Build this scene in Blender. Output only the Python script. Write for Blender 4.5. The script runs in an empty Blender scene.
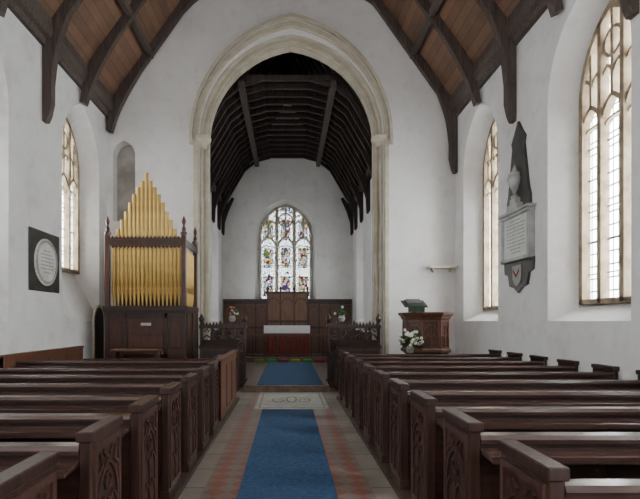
import bpy, bmesh, math, random
from mathutils import Vector, Matrix
random.seed(7)
D=bpy.data; C=bpy.context
COL=C.scene.collection
# ------------------------------------------------------------------ materials
def newmat(name):
    m=D.materials.new(name); m.use_nodes=True
    nt=m.node_tree; b=nt.nodes['Principled BSDF']; return m,nt,b
def N(nt,t,**k):
    n=nt.nodes.new(t)
    for a,v in k.items(): setattr(n,a,v)
    return n
def ramp(nt,stops):
    r=N(nt,'ShaderNodeValToRGB'); e=r.color_ramp.elements
    while len(e)<len(stops): e.new(.5)
    for i,(p,c) in enumerate(stops):
        e[i].position=p; e[i].color=(*c,1)
    return r
def noise_mat(name,c1,c2,scale=(1,1,1),nscale=4,rough=.6,bump=.0,metal=0,detail=6,lo=.35,hi=.65,coat=0,bdist=.02):
    m,nt,b=newmat(name)
    tc=N(nt,'ShaderNodeTexCoord'); mp=N(nt,'ShaderNodeMapping'); mp.inputs['Scale'].default_value=scale
    nz=N(nt,'ShaderNodeTexNoise'); nz.inputs['Scale'].default_value=nscale; nz.inputs['Detail'].default_value=detail
    r=ramp(nt,[(lo,c1),(hi,c2)])
    L=nt.links
    L.new(tc.outputs['Object'],mp.inputs[0]); L.new(mp.outputs[0],nz.inputs['Vector']); L.new(nz.outputs[0],r.inputs[0]); L.new(r.outputs[0],b.inputs['Base Color'])
    b.inputs['Roughness'].default_value=rough; b.inputs['Metallic'].default_value=metal
    b.inputs['Coat Weight'].default_value=coat
    if bump:
        bp=N(nt,'ShaderNodeBump'); bp.inputs['Strength'].default_value=bump; bp.inputs['Distance'].default_value=bdist
        L.new(nz.outputs[0],bp.inputs['Height']); L.new(bp.outputs[0],b.inputs['Normal'])
    return m
def wood(name,c1,c2,axis='x',rough=.4,coat=0.0):
    sc={'x':(1,14,14),'y':(14,1,14),'z':(14,14,1)}[axis]
    return noise_mat(name,c1,c2,sc,2.2,rough,.15,0,5,.3,.7,coat,.01)
M_pew=wood('pew_oak',(.012,.005,.004),(.042,.017,.012),'x',.33)
M_pewe=wood('pew_end_oak',(.016,.0065,.005),(.050,.021,.014),'z',.38)
M_ledge=wood('pew_ledge_oak',(.040,.020,.017),(.085,.046,.038),'x',.22)
M_carve=wood('carved_oak',(.028,.011,.008),(.075,.032,.021),'z',.4)
M_dark=wood('dark_oak',(.010,.005,.004),(.030,.014,.009),'z',.5)
M_mid=wood('mid_oak',(.075,.028,.015),(.14,.057,.031),'z',.4)
M_red=wood('mahogany',(.038,.012,.008),(.088,.031,.019),'z',.35)
M_timber=wood('roof_timber',(.032,.022,.018),(.098,.069,.056),'z',.7)
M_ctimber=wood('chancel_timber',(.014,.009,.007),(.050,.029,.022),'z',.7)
def plaster():
    m,nt,b=newmat('plaster'); L=nt.links
    tc=N(nt,'ShaderNodeTexCoord')
    n1=N(nt,'ShaderNodeTexNoise'); n1.inputs['Scale'].default_value=.55; n1.inputs['Detail'].default_value=10; n1.inputs['Roughness'].default_value=.7
    r1=ramp(nt,[(.28,(.56,.53,.50)),(.42,(.72,.70,.69)),(.60,(.80,.79,.785))])
    n2=N(nt,'ShaderNodeTexNoise'); n2.inputs['Scale'].default_value=3.2; n2.inputs['Detail'].default_value=7
    r2=ramp(nt,[(.28,(.86,.84,.82)),(.45,(1,1,1))])
    mx=N(nt,'ShaderNodeMixRGB',blend_type='MULTIPLY'); mx.inputs[0].default_value=.7
    L.new(tc.outputs['Object'],n1.inputs['Vector']); L.new(tc.outputs['Object'],n2.inputs['Vector'])
    L.new(n1.outputs[0],r1.inputs[0]); L.new(n2.outputs[0],r2.inputs[0])
    L.new(r1.outputs[0],mx.inputs[1]); L.new(r2.outputs[0],mx.inputs[2]); L.new(mx.outputs[0],b.inputs['Base Color'])
    bp=N(nt,'ShaderNodeBump'); bp.inputs['Strength'].default_value=.35; bp.inputs['Distance'].default_value=.035
    L.new(n1.outputs[0],bp.inputs['Height']); L.new(bp.outputs[0],b.inputs['Normal'])
    b.inputs['Roughness'].default_value=.95
    return m
M_wall=plaster()
M_niche=noise_mat('niche_painted_shade',(.30,.27,.25),(.46,.43,.40),(1,1,1),3,.95)  # darker tone paints the shade inside the niche onto its back panel
M_stone=noise_mat('cream_stone',(.47,.42,.33),(.58,.54,.44),(1,1,2),2.5,.85,.1,0,5)
M_trac=noise_mat('brown_stone',(.20,.14,.09),(.36,.28,.19),(1,1,1),5,.9,.1)
M_trace=noise_mat('pale_window_stone',(.42,.38,.32),(.55,.5,.43),(1,1,1),5,.9,.1)
M_gold=noise_mat('gilt_pipe',(.45,.28,.075),(.60,.40,.13),(1,1,1),3,.42,0,.5)
M_brass=noise_mat('brass',(.5,.33,.09),(.7,.48,.16),(1,1,1),5,.3,0,.9)
M_carpet=noise_mat('blue_carpet',(.012,.046,.115),(.030,.088,.19),(1,1,1),22,.95,.3,0,8,.35,.65)
M_slate=noise_mat('black_slate',(.012,.013,.015),(.035,.036,.04),(1,1,1),6,.35)
M_marble=noise_mat('white_marble',(.52,.52,.50),(.68,.68,.66),(1,1,1),4,.35)
M_dmarble=noise_mat('aged_marble',(.26,.26,.25),(.42,.42,.40),(1,1,1),4,.45)
M_greymarble=noise_mat('dark_brown_marble',(.020,.017,.016),(.060,.052,.048),(1,1,1),5,.4)
M_inlay=noise_mat('slab_inlay',(.09,.09,.08),(.15,.15,.14),(1,1,1),9,.6)
M_cloth=noise_mat('altar_linen',(.78,.78,.78),(.86,.86,.86),(1,1,1),12,.9)
M_green=noise_mat('green_damask',(.010,.030,.016),(.03,.055,.03),(1,1,1),25,.8)
M_frontal=noise_mat('red_frontal',(.12,.012,.010),(.24,.04,.025),(1,1,1),25,.8)
M_yel=noise_mat('kneeler_yellow',(.40,.34,.05),(.12,.22,.06),(1,1,1),30,.9)
M_grk=noise_mat('kneeler_green',(.03,.22,.05),(.10,.30,.08),(1,1,1),30,.9)
M_redk=noise_mat('kneeler_red',(.30,.04,.03),(.15,.05,.08),(1,1,1),30,.9)
M_leaf=noise_mat('leaf',(.02,.07,.015),(.07,.16,.04),(1,1,1),20,.6)
M_petal=noise_mat('petal_white',(.78,.78,.70),(.88,.88,.85),(1,1,1),20,.7)
M_petaly=noise_mat('petal_cream',(.78,.74,.50),(.82,.80,.62),(1,1,1),20,.7)
M_petalr=noise_mat('petal_red',(.4,.05,.05),(.6,.2,.15),(1,1,1),20,.7)
M_groove=noise_mat('engraved',(.20,.20,.19),(.30,.30,.28),(1,1,1),9,.8)
def boards(name,c1,c2,w,axis,rough=.6):
    m,nt,b=newmat(name); L=nt.links
    tc=N(nt,'ShaderNodeTexCoord'); sep=N(nt,'ShaderNodeSeparateXYZ'); L.new(tc.outputs['Object'],sep.inputs[0])
    d=N(nt,'ShaderNodeMath',operation='DIVIDE'); d.inputs[1].default_value=w; L.new(sep.outputs[axis],d.inputs[0])
    fr=N(nt,'ShaderNodeMath',operation='FRACT'); L.new(d.outputs[0],fr.inputs[0])
    fl=N(nt,'ShaderNodeMath',operation='FLOOR'); L.new(d.outputs[0],fl.inputs[0])
    wn=N(nt,'ShaderNodeTexWhiteNoise',noise_dimensions='1D'); L.new(fl.outputs[0],wn.inputs['W'])
    nz=N(nt,'ShaderNodeTexNoise'); nz.inputs['Scale'].default_value=3; nz.inputs['Detail'].default_value=6; L.new(tc.outputs['Object'],nz.inputs['Vector'])
    ad=N(nt,'ShaderNodeMath',operation='ADD'); L.new(wn.outputs[0],ad.inputs[0]); L.new(nz.outputs[0],ad.inputs[1])
    mu=N(nt,'ShaderNodeMath',operation='MULTIPLY'); mu.inputs[1].default_value=.6; L.new(ad.outputs[0],mu.inputs[0])
    r=ramp(nt,[(.2,c1),(.8,c2)]); L.new(mu.outputs[0],r.inputs[0])
    gp=ramp(nt,[(0,(.15,.15,.15)),(.09,(1,1,1))]); L.new(fr.outputs[0],gp.inputs[0])
    mx=N(nt,'ShaderNodeMixRGB',blend_type='MULTIPLY'); mx.inputs[0].default_value=1
    L.new(r.outputs[0],mx.inputs[1]); L.new(gp.outputs[0],mx.inputs[2]); L.new(mx.outputs[0],b.inputs['Base Color'])
    b.inputs['Roughness'].default_value=rough
    return m
M_ceil=boards('roof_boards',(.090,.043,.024),(.18,.093,.053),.16,2,.6)
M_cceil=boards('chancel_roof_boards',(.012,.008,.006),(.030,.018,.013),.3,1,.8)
def floor_mat():
    m,nt,b=newmat('aisle_floor'); L=nt.links
    tc=N(nt,'ShaderNodeTexCoord'); sep=N(nt,'ShaderNodeSeparateXYZ'); L.new(tc.outputs['Object'],sep.inputs[0])
    mp=N(nt,'ShaderNodeMapping'); mp.inputs['Rotation'].default_value=(0,0,math.radians(45)); L.new(tc.outputs['Object'],mp.inputs[0])
    ck=N(nt,'ShaderNodeTexChecker'); ck.inputs['Scale'].default_value=6.2
    ck.inputs['Color1'].default_value=(.22,.065,.042,1); ck.inputs['Color2'].default_value=(.17,.15,.125,1)
    L.new(mp.outputs[0],ck.inputs['Vector'])
    nz=N(nt,'ShaderNodeTexNoise'); nz.inputs['Scale'].default_value=2.5; nz.inputs['Detail'].default_value=6; L.new(tc.outputs['Object'],nz.inputs['Vector'])
    r=ramp(nt,[(.3,(.75,.73,.72)),(.65,(1.1,1.1,1.1))]); L.new(nz.outputs[0],r.inputs[0])
    ab=N(nt,'ShaderNodeMath',operation='ABSOLUTE'); L.new(sep.outputs[0],ab.inputs[0])
    gt=N(nt,'ShaderNodeMath',operation='GREATER_THAN'); gt.inputs[1].default_value=.80; L.new(ab.outputs[0],gt.inputs[0])
    br=N(nt,'ShaderNodeTexBrick'); br.inputs['Scale'].default_value=1; br.offset=0
    br.inputs['Color1'].default_value=(.19,.165,.14,1); br.inputs['Color2'].default_value=(.25,.22,.185,1); br.inputs['Mortar'].default_value=(.06,.05,.045,1)
    br.inputs['Brick Width'].default_value=.7; br.inputs['Row Height'].default_value=.6; br.inputs['Mortar Size'].default_value=.012
    L.new(tc.outputs['Object'],br.inputs['Vector'])
    mx=N(nt,'ShaderNodeMixRGB'); L.new(gt.outputs[0],mx.inputs[0]); L.new(ck.outputs[0],mx.inputs[1]); L.new(br.outputs[0],mx.inputs[2])
    m2=N(nt,'ShaderNodeMixRGB',blend_type='MULTIPLY'); m2.inputs[0].default_value=1; L.new(mx.outputs[0],m2.inputs[1]); L.new(r.outputs[0],m2.inputs[2])
    L.new(m2.outputs[0],b.inputs['Base Color']); b.inputs['Roughness'].default_value=.38
    return m
M_floor=floor_mat()
M_plat=boards('pew_platform_boards',(.03,.016,.011),(.06,.032,.021),.15,1)
M_chfloor=noise_mat('chancel_floor',(.10,.055,.04),(.18,.12,.09),(1,1,1),6,.5)
M_slab=noise_mat('ledger_stone_pale',(.34,.35,.31),(.48,.48,.43),(1,1,1),7,.6)
def glass(name,axis,col,stained=False):
    m,nt,b=newmat(name); L=nt.links; nt.nodes.remove(b)
    out=nt.nodes['Material Output']
    tc=N(nt,'ShaderNodeTexCoord'); sep=N(nt,'ShaderNodeSeparateXYZ'); L.new(tc.outputs['Object'],sep.inputs[0])
    cb=N(nt,'ShaderNodeCombineXYZ'); L.new(sep.outputs[axis],cb.inputs[0]); L.new(sep.outputs[2],cb.inputs[1])
    tr=N(nt,'ShaderNodeBsdfTransparent'); tl=N(nt,'ShaderNodeBsdfTranslucent'); lead=N(nt,'ShaderNodeBsdfDiffuse'); lead.inputs[0].default_value=(.06,.06,.06,1)
    mx=N(nt,'ShaderNodeMixShader'); mx.inputs[0].default_value=.5 if not stained else .35
    L.new(tr.outputs[0],mx.inputs[1]); L.new(tl.outputs[0],mx.inputs[2])
    m2=N(nt,'ShaderNodeMixShader')
    if stained:
        mp=N(nt,'ShaderNodeMapping'); mp.inputs['Scale'].default_value=(1,.8,1); L.new(cb.outputs[0],mp.inputs[0])
        v=N(nt,'ShaderNodeTexVoronoi'); v.inputs['Scale'].default_value=14; v.inputs['Randomness'].default_value=.75
        L.new(mp.outputs[0],v.inputs['Vector'])
        sc=N(nt,'ShaderNodeSeparateColor'); L.new(v.outputs['Color'],sc.inputs[0])
        r=ramp(nt,[(0,(.36,.42,.46)),(.28,(.38,.33,.18)),(.46,(.24,.06,.05)),(.60,(.55,.55,.52)),(.70,(.09,.11,.25)),(.80,(.20,.25,.12)),(.90,(.45,.36,.3))])
        r.color_ramp.interpolation='CONSTANT'
        L.new(sc.outputs[0],r.inputs[0])
        s2=N(nt,'ShaderNodeSeparateXYZ'); L.new(cb.outputs[0],s2.inputs[0])
        a1=N(nt,'ShaderNodeMath',operation='ADD'); a1.inputs[1].default_value=.3533+.7067*3; L.new(s2.outputs[0],a1.inputs[0])
        a2=N(nt,'ShaderNodeMath',operation='MODULO'); a2.inputs[1].default_value=.7067; L.new(a1.outputs[0],a2.inputs[0])
        a3=N(nt,'ShaderNodeMath',operation='SUBTRACT'); a3.inputs[1].default_value=.3533; L.new(a2.outputs[0],a3.inputs[0])
        a4=N(nt,'ShaderNodeMath',operation='ABSOLUTE'); L.new(a3.outputs[0],a4.inputs[0])
        b1=N(nt,'ShaderNodeMath',operation='MODULO'); b1.inputs[1].default_value=1.15; L.new(s2.outputs[1],b1.inputs[0])
        b2=N(nt,'ShaderNodeMath',operation='SUBTRACT'); b2.inputs[1].default_value=.57; L.new(b1.outputs[0],b2.inputs[0])
        b3=N(nt,'ShaderNodeMath',operation='ABSOLUTE'); L.new(b2.outputs[0],b3.inputs[0])
        b4=N(nt,'ShaderNodeMath',operation='MULTIPLY'); b4.inputs[1].default_value=.46; L.new(b3.outputs[0],b4.inputs[0])
        mxx=N(nt,'ShaderNodeMath',operation='MAXIMUM'); L.new(a4.outputs[0],mxx.inputs[0]); L.new(b4.outputs[0],mxx.inputs[1])
        lt2=N(nt,'ShaderNodeMath',operation='LESS_THAN'); lt2.inputs[1].default_value=.19; L.new(mxx.outputs[0],lt2.inputs[0])
        mc=N(nt,'ShaderNodeMixRGB'); mc.inputs[1].default_value=(.66,.71,.72,1); L.new(lt2.outputs[0],mc.inputs[0]); L.new(r.outputs[0],mc.inputs[2])
        gt2=N(nt,'ShaderNodeMath',operation='GREATER_THAN'); gt2.inputs[1].default_value=.28; L.new(a4.outputs[0],gt2.inputs[0])
        wv=N(nt,'ShaderNodeTexChecker'); wv.inputs['Scale'].default_value=8; wv.inputs['Color1'].default_value=(.28,.08,.07,1); wv.inputs['Color2'].default_value=(.50,.52,.40,1); L.new(cb.outputs[0],wv.inputs['Vector'])
        me=N(nt,'ShaderNodeMixRGB'); L.new(gt2.outputs[0],me.inputs[0]); L.new(mc.outputs[0],me.inputs[1]); L.new(wv.outputs[0],me.inputs[2])
        L.new(me.outputs[0],tr.inputs[0]); L.new(me.outputs[0],tl.inputs[0])
        ve=N(nt,'ShaderNodeTexVoronoi',feature='DISTANCE_TO_EDGE'); ve.inputs['Scale'].default_value=14; ve.inputs['Randomness'].default_value=.75; L.new(mp.outputs[0],ve.inputs['Vector'])
        lt=N(nt,'ShaderNodeMath',operation='LESS_THAN'); lt.inputs[1].default_value=.065; L.new(ve.outputs[0],lt.inputs[0])
        L.new(lt.outputs[0],m2.inputs[0])
    else:
        tr.inputs[0].default_value=(*col,1); tl.inputs[0].default_value=(*col,1)
        br=N(nt,'ShaderNodeTexBrick'); br.offset=0
        br.inputs['Scale'].default_value=1; br.inputs['Brick Width'].default_value=.125; br.inputs['Row Height'].default_value=.19; br.inputs['Mortar Size'].default_value=.010; br.inputs['Mortar Smooth'].default_value=0
        L.new(cb.outputs[0],br.inputs['Vector']); L.new(br.outputs['Fac'],m2.inputs[0])
    L.new(mx.outputs[0],m2.inputs[1]); L.new(lead.outputs[0],m2.inputs[2]); L.new(m2.outputs[0],out.inputs[0])
    return m
M_glass=glass('leaded_glass',1,(.84,.88,.90))
M_stain=glass('stained_glass',0,(.9,.9,.9),True)
# ------------------------------------------------------------------ mesh builder
class MB:
    def __init__(s): s.v=[]; s.f=[]
    def add(s,vs,fs):
        o=len(s.v); s.v+= [tuple(p) for p in vs]; s.f+=[tuple(i+o for i in f) for f in fs]; return s
    def box(s,x0,x1,y0,y1,z0,z1):
        return s.add([(x0,y0,z0),(x1,y0,z0),(x1,y1,z0),(x0,y1,z0),(x0,y0,z1),(x1,y0,z1),(x1,y1,z1),(x0,y1,z1)],
          [(0,3,2,1),(4,5,6,7),(0,1,5,4),(1,2,6,5),(2,3,7,6),(3,0,4,7)])
    @staticmethod
    def P(ax,a,b,t):
        return {'y':(a,t,b),'x':(t,a,b),'z':(a,b,t)}[ax]
    def prism(s,poly,ax,t0,t1):
        n=len(poly)
        vs=[s.P(ax,a,b,t0) for a,b in poly]+[s.P(ax,a,b,t1) for a,b in poly]
        fs=[tuple(range(n)),tuple(range(2*n-1,n-1,-1))]+[(i,(i+1)%n,n+(i+1)%n,n+i) for i in range(n)]
        return s.add(vs,fs)
    def bar(s,pts,w,ax,t0,t1,closed=False):
        n=len(pts); L=[];R=[]
        for i in range(n):
            if closed: a=pts[i-1]; c=pts[(i+1)%n]
            else: a=pts[max(i-1,0)]; c=pts[min(i+1,n-1)]
            b=pts[i]
            def un(p,q):
                d=(q[0]-p[0],q[1]-p[1]); l=math.hypot(*d) or 1; return (d[0]/l,d[1]/l)
            d1=un(a,b) if a!=b else un(b,c); d2=un(b,c) if b!=c else d1
            t=(d1[0]+d2[0],d1[1]+d2[1]); l=math.hypot(*t) or 1; t=(t[0]/l,t[1]/l)
            cs=max(.5,t[0]*d1[0]+t[1]*d1[1]); k=w/2/cs
            L.append((b[0]-t[1]*k,b[1]+t[0]*k)); R.append((b[0]+t[1]*k,b[1]-t[0]*k))
        vs=[]
        for i in range(n): vs+=[s.P(ax,*L[i],t0),s.P(ax,*R[i],t0),s.P(ax,*R[i],t1),s.P(ax,*L[i],t1)]
        fs=[]
        m=n if closed else n-1
        for i in range(m):
            a=4*i; b=4*((i+1)%n)
            for k in range(4): fs.append((a+k,a+(k+1)%4,b+(k+1)%4,b+k))
        if not closed: fs+=[(0,1,2,3),(4*n-4,4*n-1,4*n-2,4*n-3)]
        return s.add(vs,fs)
    def lathe(s,prof,cx=0,cy=0,n=16,rot=0,cz=0):
        vs=[]
        for r,z in prof:
            for k in range(n):
                a=rot+2*math.pi*k/n; vs.append((cx+r*math.cos(a),cy+r*math.sin(a),cz+z))
        fs=[]
        for i in range(len(prof)-1):
            for k in range(n):
                fs.append((i*n+k,i*n+(k+1)%n,(i+1)*n+(k+1)%n,(i+1)*n+k))
        fs.append(tuple(range(n-1,-1,-1))); o=(len(prof)-1)*n; fs.append(tuple(range(o,o+n)))
        return s.add(vs,fs)
    def tube(s,pts,r,n=6):
        rings=[]
        for i,p in enumerate(pts):
            p=Vector(p); a=Vector(pts[max(i-1,0)]); b=Vector(pts[min(i+1,len(pts)-1)])
            t=(b-a).normalized(); u=t.cross(Vector((0,.1,1))); 
            if u.length<1e-3: u=t.cross(Vector((1,0,0)))
            u.normalize(); w=t.cross(u)
            rr=r[i] if isinstance(r,(list,tuple)) else r
            rings.append([p+u*rr*math.cos(2*math.pi*k/n)+w*rr*math.sin(2*math.pi*k/n) for k in range(n)])
        vs=[q for R in rings for q in R]; fs=[]
        for i in range(len(pts)-1):
            for k in range(n): fs.append((i*n+k,i*n+(k+1)%n,(i+1)*n+(k+1)%n,(i+1)*n+k))
        fs.append(tuple(range(n))); o=(len(pts)-1)*n; fs.append(tuple(range(o+n-1,o-1,-1)))
        return s.add(vs,fs)
    def ball(s,c,r,n=8,sz=1):
        pr=[(max(.001,r*math.sin(math.pi*i/5)),-r*sz*math.cos(math.pi*i/5)) for i in range(6)]
        return s.lathe(pr,c[0],c[1],n,0,c[2])
    def obj(s,name,mat,parent=None,loc=(0,0,0),bevel=0,smooth=False,mirror=False,recalc=True,**props):
        me=D.meshes.new(name)
        v=[(-x,y,z) for x,y,z in s.v] if mirror else s.v
        me.from_pydata(v,[],s.f); me.update()
        bm=bmesh.new(); bm.from_mesh(me)
        if recalc: bmesh.ops.recalc_face_normals(bm,faces=bm.faces)
        ng=[f for f in bm.faces if len(f.verts)>4]
        if ng: bmesh.ops.triangulate(bm,faces=ng,ngon_method='EAR_CLIP')
        if smooth:
            for f in bm.faces: f.smooth=True
        bm.to_mesh(me); bm.free()
        if smooth:
            try: me.set_sharp_from_angle(angle=math.radians(40))
            except Exception: pass
        me.materials.append(mat)
        o=D.objects.new(name,me); COL.objects.link(o); o.location=loc
        if parent: o.parent=parent
        if bevel:
            b=o.modifiers.new('bevel','BEVEL'); b.width=bevel; b.segments=1; b.limit_method='ANGLE'
        for k,x in props.items(): o[k]=x
        return o
def thing(name,loc,label,cat,**props):
    e=D.objects.new(name,None); e.empty_display_size=.1; COL.objects.link(e); e.location=loc
    e['label']=label; e['category']=cat
    for k,x in props.items(): e[k]=x
    return e
def dup(root,loc,rotz=0,**props):
    r=root.copy(); COL.objects.link(r); r.location=loc; r.rotation_euler=(0,0,rotz)
    for k,x in props.items(): r[k]=x
    mp={root:r}
    def rec(o):
        for c in list(o.children):
            d=c.copy(); COL.objects.link(d); d.parent=mp[o]; mp[c]=d; rec(c)
    rec(root)
    return r
def arch(a,zs,rise,cx=0,n=10):
    r=(rise*rise+a*a)/(2*a); th=math.asin(min(1,rise/r))
    L=[]
    for i in range(n+1):
        t=th*i/n; L.append((cx-a+r-r*math.cos(t),zs+r*math.sin(t)))
    return L+[(2*cx-x,z) for x,z in L[-2::-1]]
def arch_z(u,a,zs,rise):
    r=(rise*rise+a*a)/(2*a); return zs+math.sqrt(max(0,r*r-(abs(u)+r-a)**2))
# ------------------------------------------------------------------ shell
XL,XR=-4.5,4.18; CX=(XL+XR)/2; HW=(XR-XL)/2; YE=12.5; PZ=6.85; SL=1.4
CA=.08; AA=2.3
def roofz(x): return PZ+(HW-abs(x-CX))*SL
def wall_windows(name,ax,face,tdir,u0,u1,ztop,wins,label,gable=None):
    mb=MB()
    P=lambda u,z,t=0: (face+t*tdir,u,z) if ax=='x' else (u,face+t*tdir,z)
    cuts=[u0]+[w['c'] for w in wins]+[u1]
    zt=gable if gable else (lambda u: ztop)
    for i in range(len(cuts)-1):
        lo,hi=cuts[i],cuts[i+1]; poly=[(lo,0),(hi,0)]
        if i<len(wins):
            w=wins[i]; A=arch(w['a'],w['zs'],w['rise'],w['c'])
            poly+=[(hi,w['z0']),(w['c']-w['a'],w['z0'])]+A[:11]
        poly+=[(hi,zt(hi)),(lo,zt(lo))]
        if i>0:
            w=wins[i-1]; A=arch(w['a'],w['zs'],w['rise'],w['c'])
            poly+=A[10:]+[(w['c']+w['a'],w['z0']),(lo,w['z0'])]
        mb.add([P(u,z) for u,z in poly],[tuple(range(len(poly)))])
    for w in wins:
        o=[(w['c']-w['a'],w['z0'])]+arch(w['a'],w['zs'],w['rise'],w['c'])+[(w['c']+w['a'],w['z0'])]
        g=[(w['c']-w['ga'],w['gz0'])]+arch(w['ga'],w['gzs'],w['grise'],w['c'])+[(w['c']+w['ga'],w['gz0'])]
        n=len(o); vs=[P(u,z) for u,z in o]+[P(u,z,w['depth']) for u,z in g]
        mb.add(vs,[(k,(k+1)%n,n+(k+1)%n,n+k) for k in range(n)])
    return mb.obj(name,M_wall,recalc=False,kind='structure',label=label,category='wall')
wn=[0]
def make_window(ax,face,tdir,w,gm,label,lights=3,seen=True,stone=None,mw=.085):
    wn[0]+=1; d=w['depth']; stone=stone or M_trac
    loc=(face+d*tdir,w['c'],w['gz0']) if ax=='x' else (w['c'],face+d*tdir,w['gz0'])
    e=thing('window_%d'%wn[0],loc,label,'window',kind='structure')
    a=w['ga']; zs=w['gzs']-w['gz0']; rise=w['grise']
    A=arch(a,zs,rise); mb=MB(); t0,t1=(-.13*tdir,.02*tdir)
    mb.bar([(-a+.04,0.0)]+[(x*(1-.04/a),z-.02) for x,z in A]+[(a-.04,0.0)],.09,ax,t0,t1)
    mb.bar([(-a,.03),(a,.03)],.08,ax,t0,t1)
    lw=2*a/lights
    zl=zs-.55*(1 if lights>2 else .6)
    for i in range(1,lights):
        u=-a+i*lw; mb.bar([(u,0),(u,arch_z(u,a,zs,rise))],mw,ax,t0,t1)
    for i in range(lights):
        c=-a+(i+.5)*lw
        mb.bar(arch(lw/2,zl,lw*.75,c,6),mw*.73,ax,t0*.8,t1)
        ztop=arch_z(c,a,zs,rise)
        if ztop-(zl+lw*.75)>.1: mb.bar([(c,zl+lw*.75),(c,ztop)],mw*.67,ax,t0*.8,t1)
        mb.bar(arch(lw/2,zl-.12,lw*.42,c,5),.03,ax,t0*.5,t1)
        for q in (-.25,.25):
            u=c+q*lw
            zt=arch_z(u,a,zs,rise)
            if zt-(zl+lw*1.0)>.25:
                mb.bar(arch(lw*.25,zl+lw*1.25,lw*.4,u,4),mw*.53,ax,t0*.7,t1)
    if seen:
        zc=zs+rise*.52; rr=a*.26
        mb.bar([(rr*math.cos(k*math.pi/6),zc+rr*math.sin(k*math.pi/6)) for k in range(12)],mw*.53,ax,t0*.7,t1,closed=True)
    mb.obj('stone_tracery',stone,e)
    if seen:
        z=.45; sb=MB()
        while z<zl:
            sb.bar([(-a,z),(a,z)],.018,ax,-.03*tdir,-.01*tdir); z+=.48
        sb.obj('saddle_bars',M_slate,e)
    g=MB(); poly=[(-a,0)]+A+[(a,0)]
    g.prism(poly,ax,0.0,.006*tdir); g.obj('window_pane',gm,e)
    return e
def warea(ax,face,tdir,w,power,col=(1,1,1)):
    l=D.lights.new('daylight','AREA'); l.shape='RECTANGLE'; h=w['gzs']+w['grise']-w['gz0']
    l.size=2*w['ga']*1.3; l.size_y=h*1.1; l.energy=power; l.color=col
    o=D.objects.new('daylight',l); COL.objects.link(o)
    zc=w['gz0']+h/2; t=w['depth']+.45
    o.location=(face+t*tdir,w['c'],zc) if ax=='x' else (w['c'],face+t*tdir,zc)
    v=Vector((-tdir,0,0)) if ax=='x' else Vector((0,-tdir,0))
    o.rotation_euler=v.to_track_quat('-Z','Z').to_euler()
    M=o.rotation_euler.to_matrix()
    if abs((M@Vector((0,1,0))).z)<.5: l.size,l.size_y=l.size_y,l.size
    return o
def W(c,a=.98,z0=1.6,zs=5.05,rise=1.28,ga=.75,gz0=1.86,gzs=5.0,grise=1.1,depth=.5):
    return dict(c=c,a=a,z0=z0,zs=zs,rise=rise,ga=ga,gz0=gz0,gzs=gzs,grise=grise,depth=depth)
WY=[-.6,3.22,7.07,10.93]
navew=[W(y) for y in WY]; navel=[W(y,gz0=2.7) for y in WY]
YW=-2.5
wall_windows('wall_left','x',XL,-1,YW,YE,PZ,navel,'whitewashed plaster nave wall with splayed window openings')
wall_windows('wall_right','x',XR,1,YW,YE,PZ,navew,'whitewashed plaster nave wall with tall splayed windows')
for i in range(4):
    make_window('x',XR,1,navew[i],M_glass,'tall pointed leaded window with brown stone tracery',3,i>1)
    make_window('x',XL,-1,navel[i],M_glass,'tall pointed leaded window with stone mullions in white splay',3,i>1)
PW=1080
for i in range(4):
    warea('x',XR,1,navew[i],PW,(1,.98,.945)); warea('x',XL,-1,navel[i],PW*.65,(1,.985,.96))
CL,CR,Y2=-2.64,2.6,20.0; CPZ=6.24; CCX=(CL+CR)/2; CHW=(CR-CL)/2; CSL=1.72
cw=[W(14.9,.75,1.6,4.5,1.0,.5,1.9,4.5,.8,.5),W(18.1,.85,1.6,4.5,1.0,.55,1.9,4.5,.8,.5)]
wall_windows('wall_chancel_left','x',CL,-1,13.2,Y2,CPZ,cw,'white plaster chancel side wall with window splays added for light')
wall_windows('wall_chancel_right','x',CR,1,13.2,Y2,CPZ,cw,'white plaster chancel side wall with window splays added for light')
for w in cw:
    for f,t in((CL,-1),(CR,1)):  # windows on the left side are added to bring light into the chancel
        make_window('x',f,t,w,M_glass,'narrow pointed chancel window with clear leaded glass',2,False); warea('x',f,t,w,210,(1,.975,.93))
ew=W(-.1,1.22,2.25,5.02,1.45,1.06,2.44,5.02,1.28,.3)
wall_windows('wall_chancel_east','y',Y2,1,CL,CR,CPZ,[ew],'white plaster east gable wall behind the altar',gable=lambda u:CPZ+(CHW-abs(u-CCX))*CSL+.02)
make_window('y',Y2,1,ew,M_stain,'three light stained glass east window with stone tracery',3,True,M_trace,.10); warea('y',Y2,1,ew,380)
A=arch(AA,6.17,2.62,CA,14)
nc,nw,nb,nz=-4.1,.28,4.1,5.75
NA=arch(nw,nz,.36,nc,6)
mb=MB()
polyA=[(XL,0),(nc,0),(nc,nb),(nc-nw,nb)]+NA[:7]+[(nc,roofz(nc)),(XL,PZ)]
polyB=[(nc,0),(CA-AA,0)]+A[:15]+[(CA,roofz(CA)),(CX,roofz(CX)),(nc,roofz(nc))]+NA[6:]+[(nc+nw,nb),(nc,nb)]
polyC=[(CA+AA,0),(XR,0),(XR,PZ),(CA,roofz(CA))]+A[14:]
for p in (polyA,polyB,polyC): mb.add([(x,YE,z) for x,z in p],[tuple(range(len(p)))])
for p in (polyB,polyC):
    mb.add([(x,YE+.7,z) for x,z in p],[tuple(range(len(p)))])
J=[(CA-AA,0)]+A+[(CA+AA,0)]
mb.add([(x,YE,z) for x,z in J]+[(x,YE+.7,z) for x,z in J],[(k,k+1,len(J)+k+1,len(J)+k) for k in range(len(J)-1)])
NN=[(nc-nw,nb)]+NA+[(nc+nw,nb)]; n=len(NN)
mb.add([(x,YE,z) for x,z in NN]+[(x,YE+.4,z) for x,z in NN],[(k,(k+1)%n,n+(k+1)%n,n+k) for k in range(n)]+[tuple(range(n,2*n))])
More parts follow.
